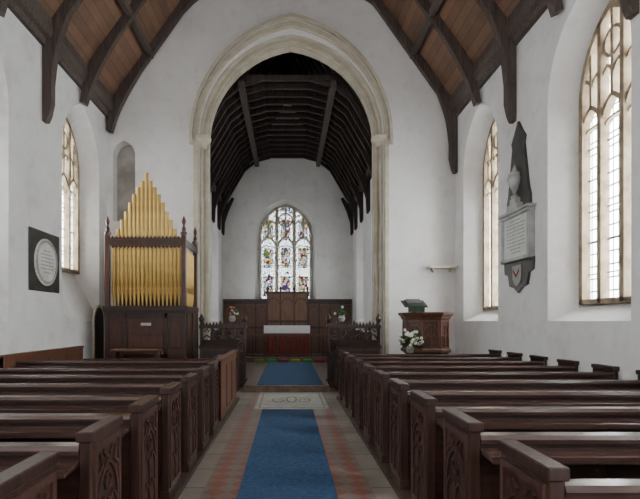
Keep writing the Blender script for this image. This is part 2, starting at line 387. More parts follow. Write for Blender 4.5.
mb.obj('wall_east',M_wall,recalc=False,kind='structure',label='plastered gable wall pierced by the tall chancel arch',category='wall')
k=1
mb=MB(); mb.prism(NN,'y',YE+.34,YE+.39); mb.obj('trim_%d'%k,M_niche,kind='structure',label='back panel of a small high arched niche, its shade painted brown-grey',category='niche'); k+=1
def ring(a1,r1,a2,r2,zs,y0,y1,z0=0):
    P1=[(CA-a1,z0)]+arch(a1,zs,r1,CA,14)+[(CA+a1,z0)]; P2=[(CA-a2,z0)]+arch(a2,zs,r2,CA,14)+[(CA+a2,z0)]
    mb=MB(); n=len(P1); vs=[]
    for i in range(n): vs+=[(P1[i][0],y0,P1[i][1]),(P2[i][0],y0,P2[i][1]),(P2[i][0],y1,P2[i][1]),(P1[i][0],y1,P1[i][1])]
    fs=[]
    for i in range(n-1):
        for q in range(4): fs.append((4*i+q,4*i+(q+1)%4,4*i+4+(q+1)%4,4*i+4+q))
    fs+=[(0,1,2,3),(4*n-4,4*n-1,4*n-2,4*n-3)]
    return mb.add(vs,fs)
for a1,r1,a2,r2,y0,y1,z0,lb in ((2.44,2.94,2.32,2.75,-.03,.05,0,'cream stone outer order of the chancel arch'),
    (2.32,2.73,2.22,2.59,.07,.67,0,'cream stone middle order of the chancel arch'),
    (2.22,2.59,2.10,2.42,.22,.50,0,'cream stone inner order of the chancel arch'),
    (2.53,3.07,2.46,2.98,-.11,0,6.0,'projecting stone hood mould over the chancel arch'),
    (2.38,2.84,2.34,2.78,-.07,-.02,0,'thin stone roll moulding on the chancel arch'),
    (2.27,2.66,2.235,2.61,.03,.09,0,'thin stone fillet on the chancel arch'),
    (2.17,2.52,2.135,2.47,.17,.24,0,'thin stone fillet on the chancel arch')):
    ring(a1,r1,a2,r2,6.17,YE+y0,YE+y1,z0).obj('trim_%d'%k,M_stone,kind='structure',label=lb,category='arch moulding'); k+=1
for sx in (-1,1):
    mb=MB(); x=CA+sx*2.27
    mb.lathe([(.12,0),(.16,.03),(.14,.07),(.17,.14),(.25,.20),(.26,.28),(.22,.31)],x,YE+.14,8,math.pi/8,5.95)
    mb.obj('trim_%d'%k,M_stone,kind='structure',label='moulded stone capital of the arch respond',category='capital'); k+=1
mb=MB(); mb.box(XL-.1,XR+.1,YW,YE,-.1,0); mb.obj('floor',M_floor,kind='structure',label='nave floor with red and buff diagonal tiles',category='floor')
mb=MB(); mb.box(-1.0,.93,11.2,12.5,0,.15); mb.box(CL-.1,CR+.1,12.5,Y2,-.1,.15); mb.obj('floor_chancel',M_chfloor,kind='structure',label='raised tiled chancel floor with a stone step',category='floor')
mb=MB(); mb.box(CL,CR,17.6,Y2,.15,.3); mb.obj('floor_sanctuary',M_chfloor,kind='structure',label='raised sanctuary floor below the altar',category='floor')
PH=.05
mb=MB(); mb.box(1.0,XR,.8,10.3,0,PH); mb.obj('trim_%d'%k,M_plat,kind='structure',label='low boarded platform beneath the pews',category='platform'); k+=1
mb=MB(); mb.box(XL,-.99,.6,10.2,0,PH); mb.obj('trim_%d'%k,M_plat,kind='structure',label='low boarded platform beneath the pews',category='platform'); k+=1
def roof(name,cx,hw,pz,sl,y0,y1,mat,label):
    mb=MB(); rz=pz+hw*sl
    mb.add([(cx-hw-.3,y0,pz-.3*sl+.01),(cx,y0,rz+.01),(cx+hw+.3,y0,pz-.3*sl+.01),(cx-hw-.3,y1,pz-.3*sl+.01),(cx,y1,rz+.01),(cx+hw+.3,y1,pz-.3*sl+.01)],[(0,1,4,3),(1,2,5,4)])
    return mb.obj(name,mat,recalc=False,kind='structure',label=label,category='ceiling')
roof('ceiling',CX,HW,PZ,SL,YW,YE+.35,M_ceil,'steep brown boarded nave roof')
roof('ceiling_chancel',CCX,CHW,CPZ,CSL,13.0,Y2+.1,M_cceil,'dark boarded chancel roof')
for sx,xw in((1,XR),(-1,XL)):
    mb=MB(); xs=lambda d: xw-sx*d
    pr=[(xs(-.02),PZ-.22),(xs(.08),PZ-.22),(xs(.11),PZ-.12),(xs(.18),PZ-.08),(xs(.22),PZ+.04),(xs(.20),PZ+.25),(xs(-.02),PZ+.02)]
    mb.prism(pr,'y',YW,YE-.02); mb.obj('trim_%d'%k,M_timber,kind='structure',label='moulded timber wall plate along the nave',category='cornice'); k+=1
for sx,xw in((1,CR),(-1,CL)):
    mb=MB(); mb.box(min(xw,xw-sx*.16),max(xw,xw-sx*.16),13.22,Y2-.02,CPZ-.2,CPZ+.02); mb.obj('trim_%d'%k,M_ctimber,kind='structure',label='dark timber wall plate in the chancel',category='cornice'); k+=1
def smooth_pts(P,n=5):
    out=[]
    for i in range(len(P)-1):
        p0=P[max(i-1,0)];p1=P[i];p2=P[i+1];p3=P[min(i+2,len(P)-1)]
        for j in range(n):
            t=j/n
            out.append(tuple(.5*((2*p1[q])+(-p0[q]+p2[q])*t+(2*p0[q]-5*p1[q]+4*p2[q]-p3[q])*t*t+(-p0[q]+3*p1[q]-3*p2[q]+p3[q])*t**3) for q in (0,1)))
    return out+[P[-1]]
innerM=smooth_pts([(4.16,5.95),(4.09,6.5),(3.96,6.95),(3.66,7.68),(3.0,8.75),(1.9,9.70),(0,10.42)])
outerM=smooth_pts([(4.31,5.95),(4.29,6.5),(4.2,7.05),(3.86,7.75),(3.17,8.72),(2.0,9.90),(0,10.62)])
innerI=smooth_pts([(4.19,6.25),(4.0,6.80),(3.62,7.52),(2.93,8.58),(1.9,9.70),(0,10.42)])
outerI=smooth_pts([(4.31,6.30),(4.18,6.95),(3.82,7.62),(3.1,8.66),(2.0,9.90),(0,10.62)])
def truss(y,main,left_low=True):
    e=thing('roof_truss',(CX,y,PZ),'weathered grey-brown oak arch braced roof truss'+(' with long wall posts' if main else ' with short feet'),'roof truss',group='arch braced roof trusses')
    t=.085 if main else .07
    for sx in(1,-1):
        post=main and (sx==1 or left_low)
        inn,out=(innerM,outerM) if post else (innerI,outerI)
        mb=MB(); poly=[(sx*x,z-PZ) for x,z in inn+out[::-1]]
        mb.prism(poly,'y',-t,t); mb.obj('arch_brace',M_timber,e,bevel=.015)
        if post:
            zb=5.25
            mb=MB(); mb.prism([(sx*4.15,zb+.35-PZ),(sx*4.20,zb+.12-PZ),(sx*4.25,zb-PZ),(sx*4.335,zb-PZ),(sx*4.335,6.64-PZ),(sx*4.15,6.64-PZ)],'y',-t*.85,t*.85)
            mb.obj('wall_post',M_timber,e,bevel=.012)
        mb=MB(); mb.prism([(sx*4.12,.0),(sx*4.12,SL*.22),(0,HW*SL-.01),(0,HW*SL-.30)],'y',-t*.8,t*.8)
        mb.obj('principal_rafter',M_timber,e)
    return e
truss(9.2,True); truss(12.36,True,False); truss(10.8,False); truss(7.6,False); truss(6.0,True); truss(4.4,False); truss(2.8,True); truss(1.2,False)
for sx in(1,-1):
    for f in(.25,.5,.75):
        mb=MB(); d=HW*f
        mb.prism([(-.06,-.13),(.06,-.13),(.07,-.0),(-.07,.0)],'y',YW,YE-.03)
        z=PZ+(HW-d)*SL
        mb.obj('roof_purlin',M_timber,loc=(CX+sx*d,0,z-.10),label='long weathered oak purlin beneath the nave roof boards',category='purlin',group='nave roof purlins')
HC=CHW*CSL
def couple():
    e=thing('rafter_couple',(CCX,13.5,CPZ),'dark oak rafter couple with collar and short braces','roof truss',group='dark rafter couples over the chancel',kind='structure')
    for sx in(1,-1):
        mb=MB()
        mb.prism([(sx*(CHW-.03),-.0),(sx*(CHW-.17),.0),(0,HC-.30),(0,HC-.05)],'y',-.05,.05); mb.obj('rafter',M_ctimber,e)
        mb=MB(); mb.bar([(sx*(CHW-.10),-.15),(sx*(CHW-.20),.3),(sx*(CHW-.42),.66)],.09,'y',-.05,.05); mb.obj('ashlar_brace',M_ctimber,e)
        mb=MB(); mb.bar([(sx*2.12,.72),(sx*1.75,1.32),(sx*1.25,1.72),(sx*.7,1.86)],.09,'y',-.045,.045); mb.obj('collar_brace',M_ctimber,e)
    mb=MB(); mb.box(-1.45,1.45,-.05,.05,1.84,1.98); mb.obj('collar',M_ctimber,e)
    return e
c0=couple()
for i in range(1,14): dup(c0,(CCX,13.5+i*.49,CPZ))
for sx in(1,-1):
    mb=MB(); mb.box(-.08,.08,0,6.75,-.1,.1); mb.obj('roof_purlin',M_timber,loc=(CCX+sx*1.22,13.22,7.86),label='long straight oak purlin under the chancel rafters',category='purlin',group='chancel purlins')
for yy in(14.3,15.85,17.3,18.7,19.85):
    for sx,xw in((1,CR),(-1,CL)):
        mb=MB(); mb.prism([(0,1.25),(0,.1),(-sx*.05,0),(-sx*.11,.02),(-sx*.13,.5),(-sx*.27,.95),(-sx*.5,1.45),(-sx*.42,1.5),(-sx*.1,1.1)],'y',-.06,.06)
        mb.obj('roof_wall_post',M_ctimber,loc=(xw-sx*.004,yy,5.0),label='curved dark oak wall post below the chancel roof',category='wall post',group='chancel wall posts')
# ------------------------------------------------------------------ pews
def bench_end(mb,x0,x1):
    mb.box(x0,x1,-.45,0,0,.92)
    mb.box(x0-.012,x1+.012,-.465,.015,.92,.975)
    mb.box(x0-.006,x1+.006,-.455,.005,.0,.09)
def tracery_panel(mb,t0,t1):
    u0,u1=-.41,-.04; c=(u0+u1)/2
    mb.bar([(u0,.13),(u1,.13),(u1,.88),(u0,.88)],.035,'x',t0,t1,closed=True)
    mb.bar(arch(.15,.55,.22,c,6),.022,'x',t0,t1)
    mb.bar([(c-.15,.15),(c-.15,.55)],.022,'x',t0,t1); mb.bar([(c+.15,.15),(c+.15,.55)],.022,'x',t0,t1)
    mb.bar([(c,.15),(c,.56)],.02,'x',t0,t1)
    for q in(-.075,.075):
        mb.bar(arch(.07,.46,.12,c+q,5),.016,'x',t0,t1)
        mb.bar(arch(.07,.26,.12,c+q,5),.014,'x',t0,t1)
    mb.bar([(c+.05*math.cos(k*math.pi/4),.655+.05*math.sin(k*math.pi/4)) for k in range(8)],.016,'x',t0,t1,closed=True)
    for q in(-1,1):
        mb.bar([(c+q*.16,.72),(c+q*.09,.76),(c+q*.12,.83)],.018,'x',t0,t1)
        mb.bar([(c+q*.03,.80),(c+q*.07,.84)],.018,'x',t0,t1)
def make_pew(side,L,loc,label,group):
    e=thing('pew',loc,label,'pew',group=group); mir=(side<0)
    mb=MB(); bench_end(mb,0,.065); mb.obj('bench_end',M_pewe,e,mirror=mir,bevel=.006)
    mb=MB(); tracery_panel(mb,-.014,.002); mb.obj('carved_tracery',M_carve,e,mirror=mir)
    mb=MB(); bench_end(mb,L-.065,L-.012); mb.obj('bench_end',M_pewe,e,mirror=mir,bevel=.006)
    mb=MB(); mb.box(.065,L-.065,-.42,-.385,.03,.85)
    n=4
    for i in range(n+1):
        x=.10+(L-.2)*i/n; mb.box(x-.035,x+.035,-.432,-.42,.03,.80)
    mb.box(.065,L-.065,-.434,-.42,.03,.14); mb.obj('backrest',M_pew,e,mirror=mir)
    mb=MB(); mb.prism([(-.445,.85),(-.36,.85),(-.35,.875),(-.36,.90),(-.445,.90),(-.455,.875)],'x',.065,L-.065); mb.obj('top_rail',M_ledge,e,mirror=mir)
    mb=MB(); mb.prism([(-.60,.785),(-.42,.80),(-.42,.825),(-.60,.81)],'x',.065,L-.065); mb.box(.065,L-.065,-.61,-.598,.78,.822); mb.obj('book_ledge',M_ledge,e,mirror=mir,bevel=.003)
    mb=MB(); mb.box(.065,L-.065,-.385,-.01,.41,.45); mb.obj('seat',M_pew,e,mirror=mir,bevel=.005)
    mb=MB(); mb.box(.065,L-.065,-.06,-.035,.02,.41); mb.obj('seat_apron',M_pew,e,mirror=mir)
    return e
rp=make_pew(1,XR-1.03,(1.03,2.42,PH),'dark oak pew with carved tracery end and book ledge','dark oak pews beside the aisle')
for i in range(1,10): dup(rp,(1.03,2.42+.868*i,PH))
lp=make_pew(-1,-1.02-XL,(-1.02,2.2,PH),'dark oak pew with carved tracery end and book ledge','dark oak pews beside the aisle')
for i in range(1,7): dup(lp,(-1.02,2.2+.842*i,PH))
def panel_run(name,L,H,label,cat,loc,rot=0,n=4,mat=M_mid):
    e=thing(name,loc,label,cat); e.rotation_euler=(0,0,rot)
    mb=MB(); mb.box(0,L,-.02,.02,0,H); mb.obj('panel_board',mat,e)
    mb=MB()
    for i in range(n+1):
        x=L*i/n; mb.box(max(0,x-.04),min(L,x+.04),-.035,.035,0,H)
    mb.box(0,L,-.034,.034,0,.1); mb.box(0,L,-.034,.034,H-.12,H); mb.box(-.02,L+.02,-.05,.05,H,H+.04); mb.obj('panel_frame',mat,e,bevel=.005)
    return e
panel_run('stall_partition',2.35,.93,'plain brown oak partition beside the aisle','partition',(-1.07,7.75,PH),math.pi/2,3)
panel_run('wall_dado',3.0,.98,'plain oak panelling fixed against the plaster wall','panelling',(XL+.06,7.75,PH),math.pi/2,4)
panel_run('stall_partition',3.0,.75,'low oak partition closing the front stalls','partition',(-4.1,10.1,PH),0,5,M_red)
dup(lp,(-1.12,8.55,PH),label='dark oak front stall pew beside the organ')
# ------------------------------------------------------------------ carpets, slab
mb=MB(); mb.box(-.46,.45,-1,9.0,0,.012); mb.obj('aisle_carpet',M_carpet,label='long blue carpet runner down the aisle',category='carpet')
mb=MB(); mb.box(-.70,.80,11.32,17.30,.15,.164); mb.obj('chancel_carpet',M_carpet,label='blue carpet between the choir stalls',category='carpet')
e=thing('ledger_stone',(.07,10.08,0),'pale grey-green ledger stone with dark scroll inlay','floor slab')
mb=MB(); mb.box(-.68,.68,-1.0,1.0,0,.012); mb.obj('slab',M_slab,e)
mb=MB()
mb.bar([(-.6,-.9),(.6,-.9),(.6,.9),(-.6,.9)],.018,'z',.012,.015,closed=True)
for sx in(-1,1):
    sp=[]
    for i in range(20):
        a=i*.45; r=.04+.008*i; sp.append((sx*(.24+r*math.cos(a)*.9),-.05+r*1.8*math.sin(a)))
    mb.bar(sp,.026,'z',.012,.015)
mb.bar([(.10*math.cos(i*math.pi/6),.05+.34*math.sin(i*math.pi/6)) for i in range(12)],.03,'z',.012,.015,closed=True)
mb.obj('scroll_inlay',M_inlay,e)
# ------------------------------------------------------------------ organ
ox0,ox1,oy0,oy1=-4.02,-2.24,10.95,12.38
e=thing('pipe_organ',(ox0,oy0,0),'mahogany pipe organ with stepped gilded pipes','pipe organ'); OW=ox1-ox0; OD=oy1-oy0
mb=MB(); mb.box(0,OW,.03,OD,0,1.82); mb.obj('lower_case',M_red,e)
mb=MB()
mb.box(-.03,OW+.03,-.03,OD,1.82,1.93); mb.box(-.015,OW+.015,0,OD,1.78,1.82); mb.box(-.02,OW+.02,-.02,OD,0,.15)
for x in(0,.42,1.30,OW-.08): mb.box(x,x+.08,0,.03,.15,1.78)
mb.box(.08,OW-.08,0,.03,.78,.88); mb.box(.08,OW-.08,0,.03,1.66,1.78)
for y in(.05,.68,OD-.1): mb.box(OW,OW+.025,y,y+.08,.15,1.78)
mb.box(OW,OW+.025,0.05,OD,.8,.9); mb.obj('case_framing',M_pewe,e,bevel=.006)
mb=MB(); mb.box(.52,1.28,-.02,.03,1.0,1.30)
for x in (.12,1.42): mb.box(x,x+.26,.005,.03,1.0,1.6); mb.box(x,x+.26,.005,.03,.25,.70)
mb.obj('console_panels',M_red,e,bevel=.01)
mb=MB(); mb.box(.50,1.30,-.22,0,.88,.98); mb.obj('console_shelf',M_mid,e,bevel=.01)
mb=MB(); mb.box(.80,1.02,-.012,.0,1.50,1.56); mb.obj('name_plate',M_marble,e)
for x,y in((0,0),(OW-.10,0),(OW-.1,OD-.1),(0,OD-.1)):
    mb=MB(); mb.box(x,x+.10,y,y+.10,1.93,3.50); mb.obj('corner_post',M_red,e,bevel=.006)
    mb=MB(); mb.lathe([(.075,0),(.075,.05),(.04,.08),(.05,.12),(.02,.2),(.045,.27),(.045,.31),(.004,.42)],x+.05,y+.05,8,math.pi/8,3.50)
    mb.obj('finial',M_red,e)
mb=MB()
mb.box(.1,OW-.1,.0,.05,3.26,3.38); mb.box(.1,OW-.1,-.01,.06,3.38,3.41)
x=.13
while x<OW-.14:
    mb.prism([(x,3.26),(x+.04,3.20),(x+.08,3.26)],'y',.0,.05); mb.prism([(x,3.41),(x+.04,3.47),(x+.08,3.41)],'y',.0,.05); x+=.085
mb.obj('carved_band',M_carve,e)
mb=MB(); mb.box(OW-.05,OW,.1,OD-.1,3.26,3.40); mb.obj('carved_band',M_carve,e)
def pipe(x,y,z0,top,r,par):
    mb=MB(); L=top-z0
    mb.lathe([(.012,0),(r*.95,.26),(r,.28),(r,.30),(r*.82,.31),(r*.82,.36),(r,.38),(r,L-.005),(r*.85,L-.003),(r*.82,L-.03)],0,0,14)
    mb.box(-r*.8,r*.8,-r*1.12,-r*.6,.375,.40); mb.box(-r*.95,-r*.8,-r*1.1,-r*.2,.29,.42); mb.box(r*.8,r*.95,-r*1.1,-r*.2,.29,.42)
    mb.obj('organ_pipe',M_gold,par,loc=(x,y,z0),smooth=True)
n=17
tops=[4.88,4.70,4.56,4.40,4.22,4.02,3.84,3.64,3.46]
for i in range(n):
    kx=abs(i-(n-1)//2); x=.17+(OW-.34)*i/(n-1)
    pipe(x,.12,1.93,tops[kx],.043,e)
for i in range(11):
    y=.20+(OD-.36)*i/10; pipe(OW-.10,y,1.93,3.2,.043,e)
mb=MB(); mb.box(.1,OW-.2,.45,.50,1.93,3.2); mb.obj('inner_panel',M_dark,e)
e=thing('organ_bench',(-3.15,10.42,0),'dark wooden organ bench in front of the keyboard','bench')
mb=MB(); mb.box(-.5,.5,-.16,.16,.97,1.02); mb.obj('seat',M_mid,e,bevel=.01)
for s in(-.45,.40):
    mb=MB(); mb.box(s,s+.05,-.13,.13,0,.97); mb.obj('leg',M_red,e)
mb=MB(); mb.box(-.4,.4,-.02,.02,.25,.35); mb.obj('stretcher',M_red,e)
e=thing('door_1',(XL+.01,11.83,0),'small dark arched doorway in the plaster wall','door',kind='structure')
mb=MB(); P=[(-.33,0)]+arch(.33,1.6,.36,0,6)+[(.33,0)]; mb.prism(P,'x',0,.02); mb.obj('door_leaf',M_dark,e)
mb=MB(); mb.bar(P,.06,'x',0,.04); mb.obj('door_frame',M_stone,e)
# ------------------------------------------------------------------ wall memorials
e=thing('memorial_plaque',(XL+.001,9.22,2.68),'white marble roundel on a square black slate wall tablet','memorial tablet')
mb=MB(); mb.box(0,.03,-.56,.56,-.54,.56); mb.obj('slate_backing',M_slate,e,bevel=.005)
mb=MB(); 
def disc(mb,r,x0,x1,cz=0,n=40,cy=0): mb.prism([(cy+r*math.cos(2*math.pi*i/n),cz+r*math.sin(2*math.pi*i/n)) for i in range(n)],'x',x0,x1)
disc(mb,.43,.03,.055); disc(mb,.33,.055,.065); mb.obj('marble_roundel',M_marble,e,bevel=.004)
mb=MB(); mb.bar([(.38*math.cos(i*math.pi/20),.38*math.sin(i*math.pi/20)) for i in range(40)],.035,'x',.055,.064,closed=True)
for i in range(26):
    a=i*2*math.pi/26; mb.bar([(.355*math.cos(a),.355*math.sin(a)),(.405*math.cos(a+.08),.405*math.sin(a+.08))],.018,'x',.055,.070)
mb.obj('wreath_border',M_dmarble,e)
mb=MB()
for j in range(7):
    z=.20-.065*j; w=.24 if j not in(0,6) else .13
    u=-w
    while u<w-.03:
        l=random.uniform(.03,.08); mb.box(.065,.0665,u,min(u+l,w),z-.010,z+.010); u+=l+.02
mb.obj('inscription_rows',M_groove,e,kind='stuff')
e=thing('obelisk_memorial',(XR,9.0,2.2),'black obelisk wall monument with white urn and inscription tablet','memorial tablet')
mb=MB(); mb.prism([(-.46,1.39),(.46,1.39),(.44,1.60),(.38,1.75),(.22,2.55),(.26,2.66),(.14,2.80),(.0,3.0),(-.14,2.80),(-.26,2.66),(-.22,2.55),(-.38,1.75),(-.44,1.60)],'x',-.05,0); mb.obj('obelisk_backing',M_greymarble,e,bevel=.006)
mb=MB(); mb.prism([(-.56,.42),(-.54,.28),(-.40,.24),(-.34,.04),(-.16,.0),(0,-.10),(.16,.0),(.34,.04),(.40,.24),(.54,.28),(.56,.42),(.56,.50),(-.56,.50)],'x',-.05,0); mb.obj('apron',M_greymarble,e,bevel=.006)
mb=MB(); mb.box(-.09,0,-.46,.46,.54,1.28); mb.obj('inscription_tablet',M_marble,e,bevel=.006)
mb=MB(); mb.box(-.13,0,-.56,.56,1.28,1.34); mb.box(-.16,0,-.60,.60,1.34,1.39); mb.box(-.13,0,-.55,.55,.48,.54); mb.box(-.11,0,-.54,-.46,.54,1.28); mb.box(-.11,0,.46,.54,.54,1.28); mb.obj('cornice_frame',M_dmarble,e,bevel=.006)
mb=MB(); mb.lathe([(.06,0),(.07,.04),(.025,.08),(.04,.13),(.11,.26),(.13,.36),(.10,.42),(.115,.45),(.05,.50),(.025,.56),(.005,.62)],-.10,0,16,0,1.60); mb.box(-.14,-.03,-.11,.11,1.50,1.60); mb.box(-.15,-.03,-.20,.20,1.39,1.50); mb.obj('urn',M_dmarble,e,smooth=True)
mb=MB(); mb.prism([(-.15,.16),(-.08,.06),(0,.02),(.08,.06),(.15,.16),(.16,.40),(-.16,.40)],'x',-.075,-.05); mb.obj('crest_shield',M_dmarble,e,bevel=.008)
mb=MB(); mb.prism([(-.11,.33),(.0,.23),(.11,.33),(.11,.28),(0,.17),(-.11,.28)],'x',-.082,-.075); mb.obj('crest_chevron',M_frontal,e)
mb=MB()
for j in range(10):
    z=1.21-.064*j; w=.36 if 0<j<8 else .2; u=-w
    while u<w-.03:
        l=random.uniform(.03,.09); mb.box(-.0915,-.09,u,min(u+l,w),z-.010,z+.010); u+=l+.02
mb.obj('inscription_rows',M_groove,e,kind='stuff')
mb=MB(); mb.box(0,.70,-.30,0,-.025,.025); mb.prism([(0.1,-.025),(.18,-.025),(.14,-.12)],'y',-.15,0); mb.prism([(.52,-.025),(.60,-.025),(.56,-.12)],'y',-.15,0)
mb.obj('wall_shelf',M_stone,loc=(3.46,YE,2.93),label='thin pale ledge bracketed to the plaster wall',category='shelf')
# ------------------------------------------------------------------ pulpit
e=thing('pulpit',(3.12,11.35,0),'octagonal carved oak pulpit with moulded cornice','pulpit')
mb=MB(); q=math.pi/8
mb.lathe([(.36,0),(.36,.12),(.28,.16),(.20,.25),(.18,.6),(.24,.72),(.40,.82),(.50,.88),(.52,.92)],0,0,8,q); mb.obj('pedestal',M_pewe,e)
mb=MB(); mb.lathe([(.50,.92),(.50,1.68),(.45,1.68),(.45,.95)],0,0,8,q); mb.obj('drum',M_red,e)
mb=MB(); mb.lathe([(.52,.90),(.56,.92),(.56,.97),(.52,1.0)],0,0,8,q); mb.obj('base_moulding',M_mid,e)
mb=MB()
mb.lathe([(.51,1.62),(.55,1.66),(.56,1.70),(.61,1.74),(.62,1.79),(.45,1.79),(.45,1.62)],0,0,8,q); mb.obj('cornice',M_mid,e)
ap=.50*math.cos(math.pi/8); hwf=.50*math.sin(math.pi/8)
pm=MB()
pm.bar([(-hwf+.02,1.0),(hwf-.02,1.0),(hwf-.02,1.60),(-hwf+.02,1.60)],.04,'y',-ap-.02,-ap+.01,closed=True)
pm.bar(arch(hwf-.05,1.38,.14,0,6),.025,'y',-ap-.015,-ap+.01); pm.bar([(0,1.02),(0,1.5)],.02,'y',-ap-.012,-ap+.01)
for s in(-1,1): pm.bar(arch((hwf-.05)/2,1.2,.09,s*(hwf-.05)/2,4),.018,'y',-ap-.012,-ap+.01)
p0=pm.obj('carved_panel',M_mid,e)
for i in range(1,8):
    d=p0.copy(); COL.objects.link(d); d.rotation_euler=(0,0,i*math.pi/4)
e2=thing('pulpit_book_desk',(2.78,11.05,1.792),'sloping book desk with dark green cloth on the pulpit rim','lectern')
mb=MB(); mb.prism([(-.22,.10),(.18,.24),(.18,.27),(-.22,.13)],'x',-.25,.25); mb.box(-.04,.04,-.04,.04,0,.2); mb.obj('desk_board',M_dark,e2)
mb=MB(); mb.prism([(-.225,.133),(.175,.273),(.175,.28),(-.23,.14),(-.235,.0),(-.228,.0)],'x',-.18,.18); mb.obj('green_cloth',M_green,e2)
mb=MB(); mb.prism([(-.16,.165),(.12,.262),(.12,.30),(-.16,.20)],'x',-.16,.16); mb.obj('closed_book',M_slate,e2)
# ------------------------------------------------------------------ flowers
def flowers(loc,label,petals,r=.22,stand=0,n=26):
    e=thing('flower_arrangement',loc,label,'flowers')
    if stand:
        mb=MB(); mb.lathe([(.16,0),(.16,.03),(.03,.07),(.025,stand-.1),(.09,stand-.02),(.09,stand)],0,0,12); mb.obj('stand',M_slate,e,smooth=True)
    mb=MB(); mb.lathe([(.05,0),(.08,.04),(.09,.09),(.06,.13),(.07,.15)],0,0,12,0,stand); mb.obj('vase',M_dmarble,e,smooth=True)
    st=MB(); lf=MB(); fl=[MB() for _ in petals]
    for i in range(n):
        a=random.uniform(0,6.28); el=random.uniform(.0,1.5); R=r*random.uniform(.65,1.25)
        p=Vector((R*math.cos(a)*math.cos(el),R*math.sin(a)*math.cos(el),stand+.15+R*math.sin(el)*1.2))
        st.tube([(0,0,stand+.12),tuple(p*.5+Vector((0,0,stand*.5+.10))),tuple(p)],.004,4)
        for j in range(8):
            b=a+random.uniform(-1,1); q2=p*.75+Vector((0,0,(stand+.12)*.25)); d=Vector((math.cos(b),math.sin(b),random.uniform(-.3,.8))).normalized()*random.uniform(.07,.13)
            s=d.cross(Vector((0,0,1))).normalized()*.022
            lf.add([q2,q2+d*.5+s,q2+d,q2+d*.5-s],[(0,1,2,3)])
        m=fl[i%len(fl)]
        for j in range(6):
            b=j*math.pi/3; d=Vector((math.cos(b),-.3,math.sin(b)))*.028
            m.ball(tuple(p+d*.7),.017,5)
        m.ball(tuple(p+Vector((0,-.012,0))),.014,5)
    st.obj('stems',M_leaf,e); lf.obj('foliage',M_leaf,e,recalc=False)
    for m,mt in zip(fl,petals): m.obj('blooms',mt,e,smooth=True)
    return e
flowers((2.62,10.75,0),'white and cream flowers on a tall stand beside the pulpit',[M_petal,M_petal,M_petaly],.24,.92,44)
# ------------------------------------------------------------------ low carved screens at arch
def screen(x0,x1,loc_y,label):
    Wd=x1-x0; e=thing('chancel_screen',(x0,loc_y,0),label,'carved screen')
    mb=MB(); mb.box(0,Wd,-.03,.03,0.05,.80); mb.obj('lower_panel',M_dark,e)
    mb=MB(); n=4
    for i in range(n+1):
        x=.03+(Wd-.06)*i/n; mb.box(x-.03,x+.03,-.05,.05,0,1.42)
    mb.box(0,Wd,-.06,.06,0,.12); mb.box(0,Wd,-.05,.05,.78,.86); mb.box(-.02,Wd+.02,-.09,.09,1.42,1.50); mb.obj('screen_frame',M_pewe,e,bevel=.006)
    mb=MB(); bw=(Wd-.06)/n
    for i in range(n):
        c=.03+bw*(i+.5); h=bw/2-.03
        mb.bar(arch(h,1.12,h*1.3,c,6),.03,'y',-.03,.03)
        mb.bar([(c,.86),(c,1.15)],.02,'y',-.02,.02)
        for s in(-1,1):
            mb.bar(arch(h/2,1.0,h*.7,c+s*h/2,4),.018,'y',-.02,.02); mb.bar([(c+s*h*.95,1.40),(c+s*h*.4,1.34),(c+s*h*.1,1.41)],.02,'y',-.02,.02)
        mb.bar(arch(h,.50,h*1.3,c,6),.028,'y',-.045,-.028); mb.bar([(c,.14),(c,.76)],.02,'y',-.043,-.028)
    x=.04
    while x<Wd-.06:
        mb.prism([(x,1.50),(x+.035,1.58),(x+.07,1.50)],'y',-.02,.02); x+=.08
    mb.obj('tracery',M_carve,e)
    for x in(.03,Wd-.03):
        mb=MB(); mb.lathe([(.05,0),(.03,.05),(.06,.10),(.07,.16),(.04,.22),(.005,.28)],x,0,8,0,1.50)
        mb.obj('poppyhead_finial',M_carve,e,smooth=True)
    return e
screen(-2.12,-1.02,12.1,'dark carved oak screen with open tracery at the chancel step')
screen(.95,2.22,12.1,'dark carved oak screen with open tracery at the chancel step')
def stall_desk(x0,x1,y0,h,label):
    Wd=x1-x0; e=thing('reading_desk',(x0,y0,0),label,'reading desk')
    mb=MB(); mb.box(0,Wd,0,.04,0,h); mb.box(0,.05,0,.5,0,h-.05); mb.box(Wd-.05,Wd,0,.5,0,h-.05); mb.obj('desk_body',M_dark,e)
    mb=MB(); mb.prism([(-.05,h),(.42,h+.14),(.42,h+.18),(-.05,h+.04)],'x',-.02,Wd+.02); mb.obj('desk_top',M_pew,e,bevel=.006)
    mb=MB(); n=3; bw=Wd/n
    for i in range(n):
        c=bw*(i+.5); H=bw/2-.03; mb.bar([(c-H,.1)]+arch(H,h-.35,H*1.2,c,6)+[(c+H,.1)],.03,'y',-.02,.0); mb.bar([(c,.1),(c,h-.15)],.02,'y',-.015,0)
    mb.bar([(.03,.04),(Wd-.03,.04),(Wd-.03,h-.04),(.03,h-.04)],.05,'y',-.018,0,closed=True); mb.obj('desk_tracery',M_carve,e)
stall_desk(-2.0,-1.15,11.35,.98,'dark carved reading desk facing the nave')
stall_desk(1.12,2.1,11.35,.98,'dark carved reading desk facing the nave')
flowers((-1.35,12.1,1.585),'small red and white flower vase on the carved screen',[M_petalr,M_leaf,M_petal],.14,0,15)
flowers((1.30,12.1,1.585),'green leafy plant in vase on the carved screen',[M_leaf,M_leaf,M_petal],.14,0,14)
